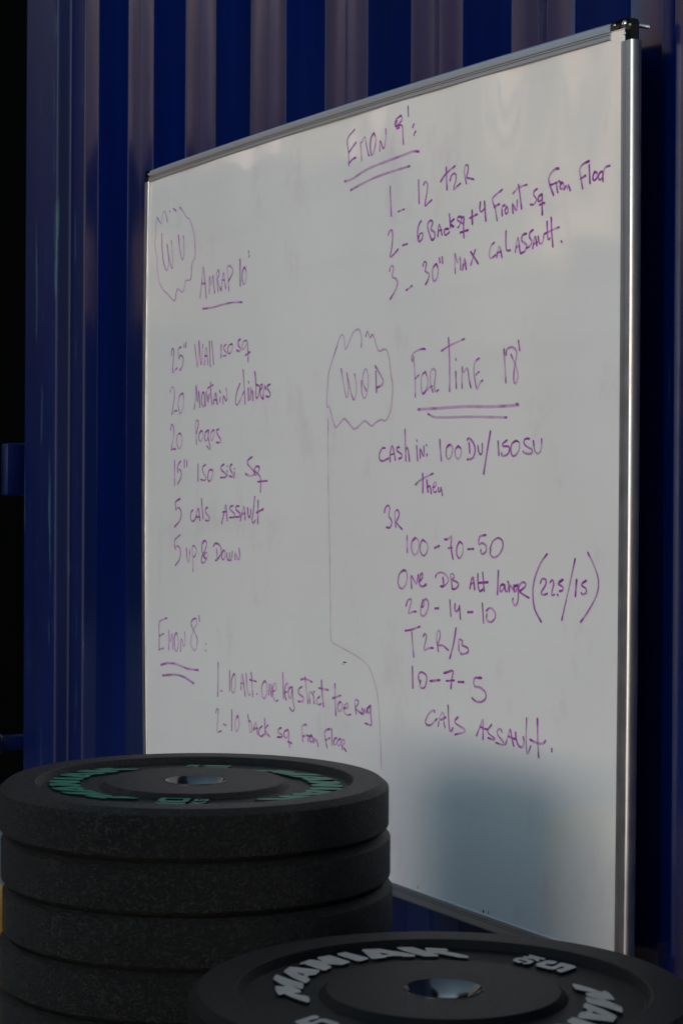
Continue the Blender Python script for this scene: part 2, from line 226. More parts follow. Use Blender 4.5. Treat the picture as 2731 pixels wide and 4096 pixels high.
INK = """
warm_up_cloud|0.45|504,11079 624,10995 713,10936 742,11036 811,11156 907,11115 996,10938;1106,11131 1093,11125;1251,11166 1371,11101;1527,11152 1655,11077 1844,10926 1948,10898 2095,10718 2171,10556 2210,10346 2204,10192 2103,10107 2063,10016 2044,9845 1975,9785 1850,9795 1776,9763 1735,9645 1652,9595 1568,9631 1474,9668 1407,9635 1358,9499 1294,9465 1208,9492 969,9642 882,9657 639,9845 525,10113 515,10203 532,10273 454,10459 408,10624 451,10709 462,10869 478,11046
warm_up_initials|0.60|741,10748 749,10484 809,10230 955,10044 1028,10105 1048,10209 984,10529;984,10529 1091,10241 1196,10069 1242,10157 1173,10576;1487,10645 1524,10446 1602,10247 1670,10182 1727,10288 1702,10617
interval_heading|0.62|2429,9434 2494,9705 2551,9982 2635,9677 2683,9410;2495,9685 2647,9676;2813,9485 2833,9788 2883,9624 2960,9795 2993,9632 3038,9477;3183,9486 3109,9774 3186,9876 3218,9782 3149,9687 3300,9494;3300,9494 3381,9805 3481,9518;3352,9679 3440,9671;3623,9474 3582,9685 3541,9888 3648,9903 3763,9827 3745,9738 3594,9642;4062,9977 4068,9522;4242,9827 4158,9769 4148,9622 4198,9533 4271,9580 4317,9723 4250,9826;4387,10091 4410,9978;2540,9228 2919,9224 3349,9250 3732,9254 4146,9236
nine_minute_heading|0.70|8026,11631 7785,11515 7824,11293 7844,11100;8077,11427 7841,11299;7868,11138 7967,11179 8066,11191;8263,11110 8240,11271 8222,11393 8263,11405 8349,11474 8403,11351 8474,11171 8498,11168;8631,11483 8550,11432 8524,11300 8567,11158 8645,11216 8701,11360 8645,11481;8825,11174 8837,11338 8932,11206 8985,11253 9017,11399 9003,11493;9457,11622 9326,11596 9278,11520 9327,11474 9393,11503 9490,11546 9483,11605 9444,11624;9343,11568 9327,11496 9491,11467 9524,11343 9533,11183;9344,11444 9426,11453;9663,11731 9674,11581;9835,11442 9800,11402;9893,11331 9846,11297 9846,11277
heading_underline|0.50|7703,10866 7935,10872 8459,10960 9068,10999 9592,11037 9817,11039 9982,11023;7901,10702 8183,10743 8666,10798 9202,10823 9723,10843
toes_line|0.70|9142,10607 9174,10161;9372,10208 9564,10216;9968,10607 9988,10258;10107,10512 10149,10558 10222,10509 10206,10400 10153,10211 10238,10241 10344,10278
toes_line|0.70|10729,10692 10737,10531 10745,10368;10577,10511 10721,10597 10975,10683;10837,10490 10872,10562 10962,10575 10992,10500 10919,10347 11008,10379 11117,10421;11264,10395 11213,10566 11250,10656 11314,10639 11301,10555 11272,10483 11374,10460 11462,10429
squat_line|0.75|9090,9891 9117,9938 9199,9948 9218,9832 9188,9675 9144,9553 9257,9589 9382,9652;9516,9694 9649,9704;10039,10001 9961,9937 9941,9805 9985,9693 10071,9736 10084,9813 10006,9810 9963,9758;10341,9677 10242,9841 10220,9933 10304,9979 10368,9939 10314,9845 10412,9791 10413,9714 10358,9693;10505,9722 10537,9899 10622,9732;10517,9802 10609,9804;10800,9806 10705,9805 10676,9764 10726,9726 10817,9761;10815,10018 10849,9823;10939,9933 10841,9878 10931,9819;11134,9944 11053,9949 11033,9901 11102,9861 11074,9810 11034,9804;11194,9938 11134,9912 11135,9847 11207,9861 11202,9937 11196,9765 11209,9635;11103,9721 11317,9736;11414,10000 11427,9806;11355,9899 11541,9932;11630,10093 11619,9998 11651,9956 11736,9996;11735,10095 11765,9817;12058,9786 11999,9956 11940,10099 12180,10203;11980,9990 12106,10011;12183,9841 12171,9958 12246,9980;12284,9955 12247,9907 12266,9859 12323,9878 12311,9942 12284,9955;12446,9848 12426,9981 12528,9876 12545,10019;12569,10223 12619,10031 12650,9879;12440,10114 12562,10172 12782,10203;13018,10103 12946,10085 12940,10030 13001,9976 12948,9921 12857,9921;13126,10029 13055,10001 13045,9941 13127,9952 13137,10028 13135,9890 13139,9752;13074,9893 13191,9904;13399,9977 13320,10111 13291,10215 13354,10288 13441,10321 13511,10318;13327,10120 13460,10138;13496,9999 13461,10114 13523,10156 13547,10127;13582,10129 13548,10073 13583,10035 13641,10062 13617,10115 13582,10129;13642,10022 13686,10076 13711,10024 13731,10081 13772,9996;14043,9993 14009,10126 13981,10247 14057,10306 14191,10322;14002,10126 14116,10151;14191,10279 14210,10038;14308,10170 14276,10122 14293,10061 14358,10082 14368,10149 14315,10169;14440,10159 14391,10117 14408,10056 14473,10077 14489,10143 14440,10159;14490,10027 14489,10124 14537,10195 14634,10206
calories_line|0.65|9132,9341 9145,9393 9213,9421 9250,9372 9206,9257 9306,9219 9374,9157 9330,9069 9240,8985 9150,8918;9620,9013 9796,9072;10097,9333 10131,9397 10191,9369 10162,9254 10270,9207 10249,9131 10164,9060;10459,9335 10375,9276 10364,9144 10419,9091 10490,9134 10514,9264 10467,9334;10550,9410 10564,9347;10626,9425 10639,9330;10979,9154 10964,9442 11039,9294 11107,9386 11121,9201;11173,9185 11220,9349 11270,9188;11181,9250 11269,9274;11379,9425 11579,9240;11506,9445 11389,9236;11985,9495 11908,9460 11859,9359 11890,9289 12025,9323;12044,9283 12100,9442 12177,9278;12063,9345 12158,9357;12269,9624 12270,9488 12290,9361 12384,9356;12503,9310 12568,9510 12614,9310;12525,9384 12606,9393;12770,9542 12678,9530 12661,9460 12771,9377 12736,9309 12626,9288;12933,9570 12854,9543 12843,9483 12898,9427 12862,9369 12772,9347;12917,9323 12977,9490 13025,9353;12942,9381 13025,9398;13049,9473 13071,9393 13132,9373 13167,9410 13178,9476;13247,9655 13262,9512 13274,9410 13327,9425;13342,9695 13361,9502 13387,9302;13185,9490 13361,9522 13535,9548;13585,9363 13593,9345
wall_sit_line|0.60|1181,8476 1198,8564 1258,8590 1295,8529 1272,8370 1239,8144 1345,8184 1451,8223;1612,8601 1493,8556 1520,8380 1572,8443 1677,8423 1713,8349 1662,8236 1557,8182;1744,8649 1752,8572;1834,8673 1828,8586;2216,8609 2263,8409 2323,8200 2365,8433 2385,8667;2385,8667 2432,8430 2485,8235 2533,8425 2548,8594;2613,8230 2682,8538 2769,8223;2634,8389 2741,8383;2824,8639 2869,8183;2929,8633 3000,8219;3315,8553 3302,8324;3498,8544 3419,8506 3435,8450 3532,8396 3501,8352 3388,8352;3737,8545 3626,8523 3573,8429 3644,8370 3723,8408 3775,8501 3737,8545;4075,8602 3988,8572 4005,8503 4099,8437 4037,8392 3927,8425;4313,8568 4190,8555 4145,8455 4192,8418 4284,8461 4344,8553 4360,8525 4371,8348 4385,8205;4276,8323 4448,8365
climbers_line|0.70|1147,7789 1171,7861 1260,7885 1332,7812 1317,7637 1213,7362 1302,7433 1443,7437;1703,7756 1563,7717 1495,7559 1549,7412 1620,7389 1706,7467 1746,7654 1703,7756;2197,7451 2256,7653 2280,7880 2341,7572 2390,7777 2437,7484;2558,7750 2509,7645 2527,7531 2595,7486 2644,7570 2626,7712 2558,7750;2626,7712 2645,7528 2695,7512 2708,7759;2743,7680 2794,7552 2842,7705;2879,7915 2908,7703 2950,7505;2758,7800 2873,7838 2998,7855;3015,7524 3088,7711 3166,7506;3041,7587 3145,7591;3284,7635 3275,7545;3260,7748 3293,7712;3408,7518 3413,7659 3520,7562 3564,7613 3540,7725 3517,7783;4075,7843 3967,7724 3897,7562 3939,7478 4032,7517 4216,7702;4190,8078 4230,7770 4274,7490;4391,7751 4402,7540;4392,7866 4411,7842;4472,7558 4491,7767 4529,7638 4568,7718 4576,7535;4640,8025 4688,7794 4690,7619 4721,7571 4780,7616 4824,7722 4793,7790 4688,7794;4824,7696 4913,7746 4928,7799 4868,7788 4839,7708 4870,7600 4960,7551;4960,7551 4974,7677 5026,7769 5056,7708;5209,7789 5121,7772 5136,7712 5225,7642 5182,7577 5064,7594
pogos_line|0.62|1163,7092 1180,7172 1233,7193 1305,7126 1300,6980 1238,6820 1196,6725 1275,6746 1399,6745;1589,7034 1467,6992 1443,6876 1505,6774 1575,6751 1662,6830 1667,6961 1589,7034;2310,6823 2280,7009 2245,7138 2278,7238 2345,7251 2380,7200 2347,7094 2287,7009;2516,7065 2416,7007 2410,6908 2468,6864 2552,6920 2567,7019 2516,7065;2800,7065 2684,7032 2645,6933 2703,6876 2785,6917 2823,7058;2785,6945 2853,6818 2893,6733 2837,6722 2747,6791;3014,7069 2916,7014 2911,6916 2967,6876 3032,6942 3047,7026 3014,7069;3236,7079 3145,7052 3178,6982 3309,6897 3294,6841 3148,6840
sissy_squat_line|0.65|1348,6530 1354,6071;1624,6530 1484,6428 1500,6297 1545,6377 1640,6334 1642,6232 1496,6101;1781,6543 1783,6399;1892,6529 1893,6421;2372,6463 2376,6157;2698,6460 2575,6406 2586,6321 2711,6222 2661,6172 2493,6190;2973,6364 2842,6349 2787,6237 2827,6159 2926,6195 2991,6308 2973,6364;3450,6464 3331,6420 3348,6364 3542,6281 3494,6232 3301,6227;3589,6350 3580,6253;3578,6433 3588,6417;3768,6463 3699,6426 3700,6364 3811,6282 3780,6238 3663,6261;3874,6330 3859,6230;3864,6392 3873,6375;4551,6583 4399,6527 4384,6460 4599,6351 4645,6311 4570,6264 4387,6270 4300,6290;4824,6412 4704,6419 4635,6365 4645,6311 4706,6271 4795,6338 4833,6398;4660,6331 4796,6284 4878,6191 4868,5990;4767,6157 5124,6175
bike_line|0.70|1604,5838 1401,5765 1431,5612 1483,5664 1589,5652 1660,5566 1592,5434 1364,5319;2168,5640 2086,5596 2060,5488 2157,5429 2265,5478;2266,5471 2399,5673 2469,5447;2326,5515 2451,5527;2525,5845 2603,5492;2783,5701 2701,5671 2718,5601 2862,5519 2836,5465 2697,5462;3366,5418 3454,5601 3532,5755 3590,5472;3405,5621 3575,5634;3818,5745 3707,5723 3708,5675 3882,5602 3867,5547 3678,5529;4068,5743 3944,5734 3944,5679 4101,5613 4071,5565 3914,5548;4112,5491 4178,5629 4254,5739 4297,5509;4163,5615 4296,5624;4393,5714 4410,5606 4462,5550 4510,5594 4515,5703;4655,5914 4607,5677 4563,5501 4609,5462 4693,5517;4786,5848 4775,5459;4722,5646 4982,5707
up_and_down_line|0.65|1620,5181 1374,5064 1412,4905 1457,4972 1580,4947 1641,4855 1583,4722 1401,4610;1895,4944 1914,4793 1974,4695 2035,4755 2040,4913;2182,4531 2165,4774 2152,4974 2237,4998 2323,4937 2290,4836 2206,4790;2674,5112 2758,5065 2709,4950 2577,4832 2528,4745 2596,4706 2729,4753 2801,4841 2743,4902 2661,4864 2644,4821;2674,5112 2568,5052 2559,4931 2628,4827 2728,4789;3170,4974 3189,4786 3124,4776;3032,5018 3104,5069 3267,5054 3365,4959 3318,4860 3189,4786;3461,4963 3382,4904 3383,4821 3447,4796 3511,4854 3510,4937 3461,4963;3574,4918 3617,4809 3687,4805 3701,4930;3702,4806 3766,4801 3811,4948;3914,4814 3922,4931 4048,4819 4094,4890 4068,5014
eight_minute_heading|0.55|1050,3627 850,3579 683,3513 700,3255 690,3009;700,3269 900,3324;689,3015 904,3059;1136,3044 1132,3408 1207,3184 1284,3352 1320,3072;1466,3386 1383,3278 1418,3093 1497,3051 1560,3157 1532,3329 1466,3386;1665,3059 1688,3287 1805,3163 1855,3233 1834,3423;2242,3696 2117,3622 2150,3532 2276,3449 2384,3325 2342,3165 2249,3126 2122,3200 2133,3359 2244,3499 2355,3611 2336,3689 2242,3696;2453,3762 2473,3653;2724,3285 2743,3266;2732,3161 2744,3144
wavy_underline|0.62|774,2735 1027,2784 1356,2814 1681,2788 2001,2768 2428,2784;857,2547 1162,2582 1489,2609 1812,2598 2067,2562 2244,2526
strict_toes_line|0.50|3248,2991 3257,2697 3249,2393;3367,2507 3426,2500;3721,2891 3720,2536;3879,2842 3793,2720 3807,2544 3883,2521 3951,2634 3937,2809 3879,2842;4157,2603 4211,2871 4329,2507;4168,2704 4281,2727;4364,2897 4407,2627 4481,2534 4520,2563;4560,2927 4621,2523;4495,2804 4757,2796;4776,2593 4781,2583;5059,2841 4961,2729 4980,2571 5051,2529 5143,2623 5141,2794 5059,2841;5224,2607 5233,2803 5332,2593 5319,2799;5358,2681 5491,2730 5463,2836 5373,2767 5386,2598 5467,2534 5562,2562;5726,3029 5745,2802 5757,2611;5798,2711 5913,2746 5912,2866 5833,2835 5798,2687 5862,2592;6042,2830 5939,2773 5940,2665 6018,2637 6068,2809;6068,2821 6096,2597 6149,2483 6072,2427 5968,2483;6401,2864 6284,2805 6300,2736 6453,2692 6429,2630 6276,2615;6510,3028 6553,2831 6616,2613;6364,2979 6526,2994 6752,2972;6681,2632 6654,2770 6729,2801 6789,2760;6804,2750 6815,2634;6818,2826 6823,2812;7017,2759 6929,2715 6904,2654 6979,2627 7052,2658;7063,3019 7100,2790 7141,2609;6976,2895 7294,2890;7509,3009 7521,2785 7538,2523;7430,2776 7701,2849;7669,2743 7608,2679 7633,2602 7694,2597 7750,2671 7726,2737 7669,2743;7798,2653 7938,2690 7914,2745 7821,2701 7798,2608 7893,2561 8023,2586;8194,2604 8147,2757 8169,2827 8261,2814 8239,2744 8170,2703 8355,2632;8377,2713 8378,2623;8423,2628 8445,2720 8514,2649 8526,2740;8625,2783 8544,2730 8559,2665 8626,2694 8634,2795 8649,2630 8673,2499 8583,2489 8470,2506
floor_squat_line|0.48|3181,2099 3210,2166 3270,2159 3254,2004 3233,1776 3393,1809;3480,1931 3598,1924;3811,2216 3815,1862;4043,2144 3958,2042 3965,1904 4017,1867 4091,1956 4089,2094 4043,2144;4429,2205 4487,2062 4516,1904 4600,1950 4571,2071 4469,2110;4656,1957 4737,2102 4823,1902;4683,1990 4821,2012;4986,2068 4876,2006 4861,1918 4960,1893 5042,1939;5066,2211 5096,1933;5203,2116 5095,2019 5259,1922;5684,2109 5563,2071 5579,2025 5712,2004 5686,1964 5543,1948;5920,2111 5790,2061 5791,1989 5869,1974 5947,2055 5936,2101 5963,1961 5986,1832;5912,1919 6052,1904;6436,1973 6424,2109 6408,2214 6484,2258 6559,2266;6435,2063 6611,2107;6628,1991 6612,2072 6687,2104;6736,2121 6677,2056 6713,2001 6777,2044 6736,2121;6798,1999 6826,2085 6877,2020 6911,2083 6962,1960;7255,1977 7205,2105 7170,2206 7252,2261 7349,2284;7205,2094 7350,2145;7406,2295 7438,2041;7542,2168 7480,2115 7495,2052 7567,2079 7590,2150 7542,2168;7671,2171 7605,2118 7615,2062 7700,2083 7709,2153 7671,2171;7757,2010 7733,2133 7803,2164 7827,2121 7766,2068 7875,1997
divider_line|0.20|7231,7191 7249,6283 7312,5102 7346,4199 7359,3747 7426,3646 7711,3590 8158,3501 8526,3398 8712,3213 8843,2961 8899,2702 8933,2337 8976,1869
workout_cloud|0.40|8275,8247 8291,8389 8225,8514 8139,8534 8010,8478 7785,8236 7735,8398 7681,8470 7593,8428 7439,8200 7262,7906 7219,7713 7190,7367 7268,7365 7360,7212 7451,7059 7510,7030 7607,7088 7761,7156 7894,7093 8047,6999 8155,7004 8305,7075 8411,7115 8517,7071 8623,7031 8728,7067 8893,7126 9017,7102 9099,7142 9199,7293 9249,7578 9215,7723 9130,8054 9068,8160 8985,8189 8841,8161 8778,8206 8672,8388 8609,8417 8554,8374 8473,8487 8427,8406
workout_initials|0.50|7651,7943 7734,7694 7824,7493 7889,7582 7828,7887 7932,7645 8064,7435 8136,7595 8104,7786 8081,7855;8298,7737 8308,7568 8378,7461 8470,7542 8510,7750 8445,7903 8361,7850 8341,7714 8449,7574;8728,7866 8764,7543;8710,7939 8844,7830 8957,7712 8908,7642 8772,7605
time_heading|0.58|9902,7431 9892,7657 9870,7878 9841,8036;9819,7961 9791,8033 9888,8098 10081,8133 10178,8120;9892,7697 10000,7749;10181,7795 10078,7730 10068,7570 10119,7473 10222,7545 10251,7683 10181,7795;10119,7473 10317,7562 10374,7575;10394,7490 10324,7621 10334,7779 10409,7825 10467,7783 10449,7656 10431,7538 10477,7493 10552,7518;10817,8251 10846,7914 10857,7484;10621,8071 10836,8139 11236,8218;11005,7761 11029,7521;11010,7947 11014,7924;11185,7516 11169,7706 11182,7831 11212,7733 11305,7796 11368,7621 11415,7519;11630,7920 11525,7883 11483,7789 11509,7654 11571,7489 11651,7582 11721,7611;11545,7691 11569,7718 11625,7729;12243,8018 12269,7774 12295,7552;12301,7931 12318,8005 12418,8033 12535,7993 12552,7909 12504,7763 12482,7597 12523,7537 12588,7612 12554,7743 12412,7938;12594,8114 12625,7983
heading_underline|0.38|9982,7243 10509,7253 11246,7256 11950,7237 12559,7239 12608,7253 12558,7258;10256,7182 10435,7137 10698,7117 11426,7107 12326,7078
cash_in_line|0.72|9036,6694 8949,6695 8857,6600 8865,6523 8969,6501 9140,6539;9181,6487 9190,6641 9247,6730 9292,6624 9337,6504;9201,6593 9316,6615;9450,6704 9383,6691 9393,6640 9518,6591 9512,6546 9438,6534;9614,6969 9626,6723 9639,6494;9637,6655 9676,6697 9710,6638 9751,6489;9945,6720 9977,6502;9948,6800 9954,6783;10054,6535 10043,6677 10141,6559 10167,6601 10143,6710;10226,6734 10230,6714;10237,6594 10244,6574;10593,6804 10617,6648 10637,6495;10859,6727 10782,6687 10767,6581 10823,6520 10906,6564 10936,6670 10889,6724 10828,6711;11104,6705 11019,6661 11014,6571 11081,6519 11160,6571 11171,6659 11104,6705;11369,6754 11391,6601;11320,6787 11374,6814 11479,6753 11530,6649 11481,6545 11392,6516 11332,6529 11332,6508;11598,6704 11619,6624 11673,6573 11716,6615 11715,6735;11923,6906 11847,6638 11754,6313;12111,6762 12139,6570;12332,6778 12220,6721 12248,6690 12375,6689 12396,6626 12320,6564 12207,6560 12207,6604;12556,6767 12459,6727 12423,6634 12461,6559 12544,6563 12627,6640 12634,6732 12556,6767;12872,6787 12777,6785 12741,6739 12805,6684 12941,6630 12928,6584 12806,6585 12737,6600 12729,6624;12967,6759 12982,6675 13023,6606 13082,6580 13143,6620 13169,6704 13161,6783
then_line|0.70|10115,6313 10132,6184 10131,6034;9919,6149 10074,6220 10409,6318;10241,6218 10262,6085 10278,6052;10268,6110 10315,6139 10348,6086 10371,6020;10411,6111 10490,6137 10496,6186 10442,6178 10411,6103 10443,6045 10506,6054;10553,6113 10560,6055 10610,6059 10632,6113;10632,6108 10673,6003
rounds_line|0.68|9025,5721 9052,5799 9130,5834 9182,5784 9149,5680 9217,5630 9245,5562 9185,5501 9082,5507;9361,5514 9336,5650 9335,5735 9402,5771 9460,5720 9420,5635 9380,5579 9549,5493
lunge_count_line|0.65|9686,5399 9693,5146;9918,5373 9825,5305 9826,5184 9908,5121 10005,5179 10025,5311 9940,5374 9876,5339;10143,5354 10068,5290 10069,5170 10162,5119 10258,5188 10265,5297 10143,5354;10465,5245 10592,5275;10738,5372 10831,5379 10931,5431 10904,5286 10966,5101;10832,5251 10941,5261;11139,5351 11064,5280 11065,5164 11141,5120 11224,5191 11223,5307 11139,5351;11349,5254 11504,5264;11821,5472 11657,5436 11646,5331 11723,5350 11822,5316 11823,5244 11747,5200 11697,5219 11697,5260;11925,5279 11999,5384 12130,5433 12234,5402 12242,5310 12150,5204 12020,5165 11926,5206 11936,5269
lunge_line|0.68|9601,4888 9462,4815 9437,4681 9525,4601 9646,4658 9697,4782 9666,4869 9592,4877;9828,4623 9809,4809 9968,4696 10009,4840;10031,4732 10136,4803 10123,4863 10051,4810 10052,4700 10137,4668 10242,4710;10694,4829 10716,4701 10634,4702;10490,4819 10530,4875 10653,4896 10795,4866 10849,4793 10777,4726 10655,4694;10946,4671 10929,4797 10896,4881 10976,4885 10997,4843 10945,4809 11077,4783 11117,4732 11038,4686 10946,4671;11413,4695 11450,4822 11497,4871 11521,4784 11537,4697;11431,4769 11521,4788;11612,4924 11621,4768 11664,4677 11740,4712;11738,4944 11779,4683;11644,4801 11873,4818;12141,4989 12128,4835 12115,4660;12247,4810 12181,4776 12181,4714 12240,4718 12277,4781 12247,4810;12291,4802 12314,4722 12377,4735 12394,4817;12413,4717 12431,4809 12497,4741 12522,4818;12372,4849 12394,4838;12595,4817 12522,4783 12541,4723 12595,4757 12613,4828 12632,4698 12608,4575 12543,4531 12488,4589 12498,4630;12649,4739 12792,4807 12792,4851 12702,4853 12631,4789 12668,4720 12794,4687 12883,4661;13308,5258 13160,5133 13022,4938 12978,4737 13026,4520 13178,4351;13145,4865 13197,4923 13277,4915 13267,4851 13164,4737 13234,4721 13313,4745;13370,4886 13422,4922 13456,4880 13423,4780 13417,4725 13475,4734;13546,4740 13550,4722;13667,4933 13575,4896 13576,4866 13661,4851 13668,4803 13587,4785;13935,5223 13812,4878 13644,4411;13970,4954 13946,4740;14184,4951 14093,4912 14093,4883 14175,4848 14176,4791 14094,4767 14077,4786;14213,5310 14351,5153 14443,4967 14418,4795 14259,4595 14064,4410
ring_count_line|0.65|9671,4361 9713,4441 9799,4474 9821,4425 9737,4255 9844,4279 9959,4295;10098,4376 10161,4379 10181,4457 10223,4498 10294,4452 10287,4354 10183,4250 10086,4266 10098,4376 10152,4477;10478,4370 10584,4383;10888,4518 10914,4282;11020,4473 11021,4378 11093,4371 11140,4438;11140,4448 11173,4264;11357,4373 11493,4385;11735,4515 11768,4247;11838,4417 11933,4464 12057,4420 12065,4339 11953,4270 11847,4294 11858,4377
ring_line|0.68|9834,3993 9862,3802 9893,3624;9644,3988 9847,4020 10071,4084;10157,3944 10207,3984 10258,3951 10188,3757 10314,3782 10438,3798;10582,3760 10531,3939 10559,4048 10620,4052 10629,3978 10573,3856 10704,3855 10846,3795;11056,4125 10986,3908 10896,3684;11138,3814 11125,3940 11152,3980 11232,3958 11205,3904 11362,3863 11363,3806 11186,3771 11186,3786
bike_count_line|0.70|9855,3480 9875,3170;10034,3323 10040,3392 10123,3425 10239,3393 10266,3318 10208,3210 10126,3186 10069,3223 10101,3303;10034,3323 10075,3267;10361,3313 10624,3351;10742,3459 10837,3485 10979,3514 10949,3397 10928,3253;10800,3360 11018,3392;11119,3370 11262,3386;11725,3484 11531,3458 11544,3353 11675,3349 11811,3296 11835,3217 11737,3150 11586,3143 11473,3178
bike_sprint_line|0.60|10490,2872 10473,2904 10343,2848 10236,2734 10263,2677 10378,2682 10555,2786;10589,2685 10620,2810 10699,2899 10748,2857 10739,2772 10772,2692;10652,2779 10796,2845;10851,3019 10866,2836 10892,2688 10940,2652 10987,2707;11117,2877 11033,2812 11081,2776 11299,2725 11268,2672 11035,2621;11600,2672 11695,2811 11760,2919 11770,2803 11763,2631;11701,2808 11786,2788 11890,2787;11993,2868 11890,2784 11906,2737 12060,2682 12025,2661 11891,2675;12244,2791 12214,2828 12135,2811 12136,2747 12289,2652 12260,2616 12084,2631;12333,2628 12404,2778 12446,2859 12476,2754 12526,2629;12398,2753 12562,2732;12575,2826 12591,2719 12662,2648 12742,2642 12781,2710 12760,2779;12848,3046 12831,2763 12866,2570 12943,2690;13090,3063 13103,2795 13127,2551;12920,2769 13054,2742 13219,2746 13295,2794;13426,2709 13437,2672
"""
# ------------------------------------------------------------------ board frame of reference: x along the wall, y into it, z up
BW, BH = 1.5087, 1.2
RZ = math.atan2(-1.3212, 0.7283)
BASE = Vector((-0.3707, 3.849, CAM_Z - 0.630))

# ------------------------------------------------------------------ container
cont = empty('shipping_container', (BASE.x, BASE.y, 0.0), RZ)
tag(cont, 'navy blue corrugated shipping container that carries the whiteboard on its side', 'shipping container')
YO, YI, PITCH, ZT = 0.035, 0.071, 0.278, 2.62
XL, XR = -0.715, 5.30
def xsec():
    pts = [(-0.395, YO)]
    k = -4
    while True:
        s = 0.783 + PITCH * k                       # right edge of an outer flat
        if s > XR - 0.35: break
        if s - 0.068 > -0.395: pts.append((s - 0.068, YO))
        pts += [(s, YO), (s + 0.070, YI), (s + 0.070 + 0.070, YI)]
        k += 1
    pts.append((XR - 0.16, YI)); return pts
def rounded(pts, r=0.0028, n=3):
    out = [pts[0]]
    for a, b, c in zip(pts, pts[1:], pts[2:]):
        A, B, D = Vector(a), Vector(b), Vector(c); d0 = (A - B).normalized(); d1 = (D - B).normalized()
        p0, p1 = B + d0 * r, B + d1 * r
        for i in range(n + 1):
            t = i / n; out.append(tuple(p0 * (1 - t) ** 2 + B * 2 * t * (1 - t) + p1 * t * t))
    out.append(pts[-1]); return out
bm = bmesh.new(); pts = rounded(xsec()); zs = [0.17 + (ZT - 0.34) * i / 24 for i in range(25)]
grid = [[bm.verts.new((x, y + 0.0012 * noise.noise((x * 4, z * 1.3, 3.0)), z)) for z in zs] for x, y in pts]
for a, b in zip(grid, grid[1:]):
    for i in range(24): bm.faces.new((a[i], b[i], b[i + 1], a[i + 1]))
side = link('corrugated_side_wall', bm, M_NAVY, cont, smooth=True, auto=45)
bm = bmesh.new()                                    # corner post: stepped pressing with rolled edges
prof = rounded([(XL, 0.20), (XL, 0.020), (-0.530, 0.020), (-0.522, 0.052), (-0.448, 0.050), (-0.437, 0.082), (-0.395, 0.082), (-0.395, 0.20)], 0.0075, 5)
zc = [0.10 + 2.45 * i / 16 for i in range(17)]
grid = [[bm.verts.new((x, y + 0.0018 * noise.noise((x * 5, z * 1.1, 9.0)), z)) for z in zc] for x, y in prof]
for a, b in zip(grid, grid[1:]):
    for i in range(16): bm.faces.new((a[i], b[i], b[i + 1], a[i + 1]))
link('corner_post', bm, M_POST, cont, smooth=True, auto=50)
bm = bmesh.new(); box(bm, XR - 0.16, XR, 0.0, 0.2, 0.1, 2.55, 0.012); link('corner_post', bm, M_POST, cont, smooth=True, auto=40)
bm = bmesh.new(); box(bm, -0.40, XR - 0.15, 0.012, 0.10, 0.03, 0.18, 0.006); link('bottom_rail', bm, M_NAVY, cont)
bm = bmesh.new(); box(bm, -0.40, XR - 0.15, 0.022, 0.09, ZT - 0.18, ZT - 0.05, 0.006); link('top_rail', bm, M_NAVY, cont)
bm = bmesh.new(); box(bm, XL + 0.002, XR, 0.03, 2.44, ZT - 0.05, ZT); link('roof', bm, M_NAVY, cont)
bm = bmesh.new(); box(bm, XL + 0.003, XR, 2.40, 2.43, 0.1, ZT - 0.05); link('rear_wall', bm, M_NAVY, cont)
bm = bmesh.new(); box(bm, XR - 0.06, XR - 0.02, 0.2, 2.40, 0.1, ZT - 0.05); link('end_wall', bm, M_NAVY, cont)
bm = bmesh.new(); box(bm, XL + 0.02, XL + 0.06, 0.2, 2.40, 0.1, ZT - 0.05); link('door', bm, M_NAVY, cont)
for z0, z1 in ((0.949, 1.064), (2.13, 2.245)):       # hinge knuckles standing proud of the post's end
    bm = bmesh.new(); box(bm, -0.770, -0.7345, -0.014, 0.034, z0, z1, 0.004, 3)
    box(bm, -0.765, XL - 0.0005, 0.036, 0.075, z0 + 0.02, z1 - 0.02, 0.003); link('door_hinge', bm, M_POST, cont, smooth=True, auto=40)
bm = bmesh.new(); box(bm, -0.800, -0.7345, -0.036, -0.018, 0.376, 0.424, 0.008, 3); box(bm, -0.785, -0.750, -0.0175, 0.10, 0.385, 0.415, 0.003)
box(bm, -0.752, XL - 0.0005, 0.08, 0.11, 0.385, 0.415, 0.002); link('door_bracket', bm, M_POST, cont, smooth=True, auto=40)

# ------------------------------------------------------------------ whiteboard
wb = empty('whiteboard', BASE, RZ)
tag(wb, 'large aluminium framed whiteboard covered in purple handwriting, screwed to the blue container', 'whiteboard')
def top_z(s): t = s / BW; return BH + 0.0068 * 4 * t * (1 - t)
def left_x(z): return 0.0028 - 0.0486 * z + 0.0344 * z * z
def right_x(z): return BW - 0.002 + 0.0125 * z - 0.007 * z * z
def sheet_h(s, z):                                  # the thin sheet is not quite flat, most of all along its top edge
    e = max(0.0, 1.2 - z)
    a = 0.0016 * math.exp(-(e / 0.13) ** 2) * noise.noise((s / 0.10, z / 0.30, 1.7))
    a += 0.0020 * math.exp(-(e / 0.20) ** 2) * noise.noise((s / 0.21 + 4, z / 0.35, 5.7))
    a += 0.0026 * math.exp(-(e / 0.45) ** 2) * noise.noise((s / 0.30 + 2, z / 0.55, 8.1)) * (0.35 + 0.65 * (s / BW))
    if e < 0.11: a += 0.0016 * ((0.11 - e) / 0.11) ** 2 * (0.7 + 0.5 * noise.noise((s / 0.16, 2.0, 4.0)))
    a += 0.0007 * noise.noise((s / 0.7, z / 0.8, 11.3))
    return a
bm = bmesh.new(); NX, NZ = 190, 150; g = []
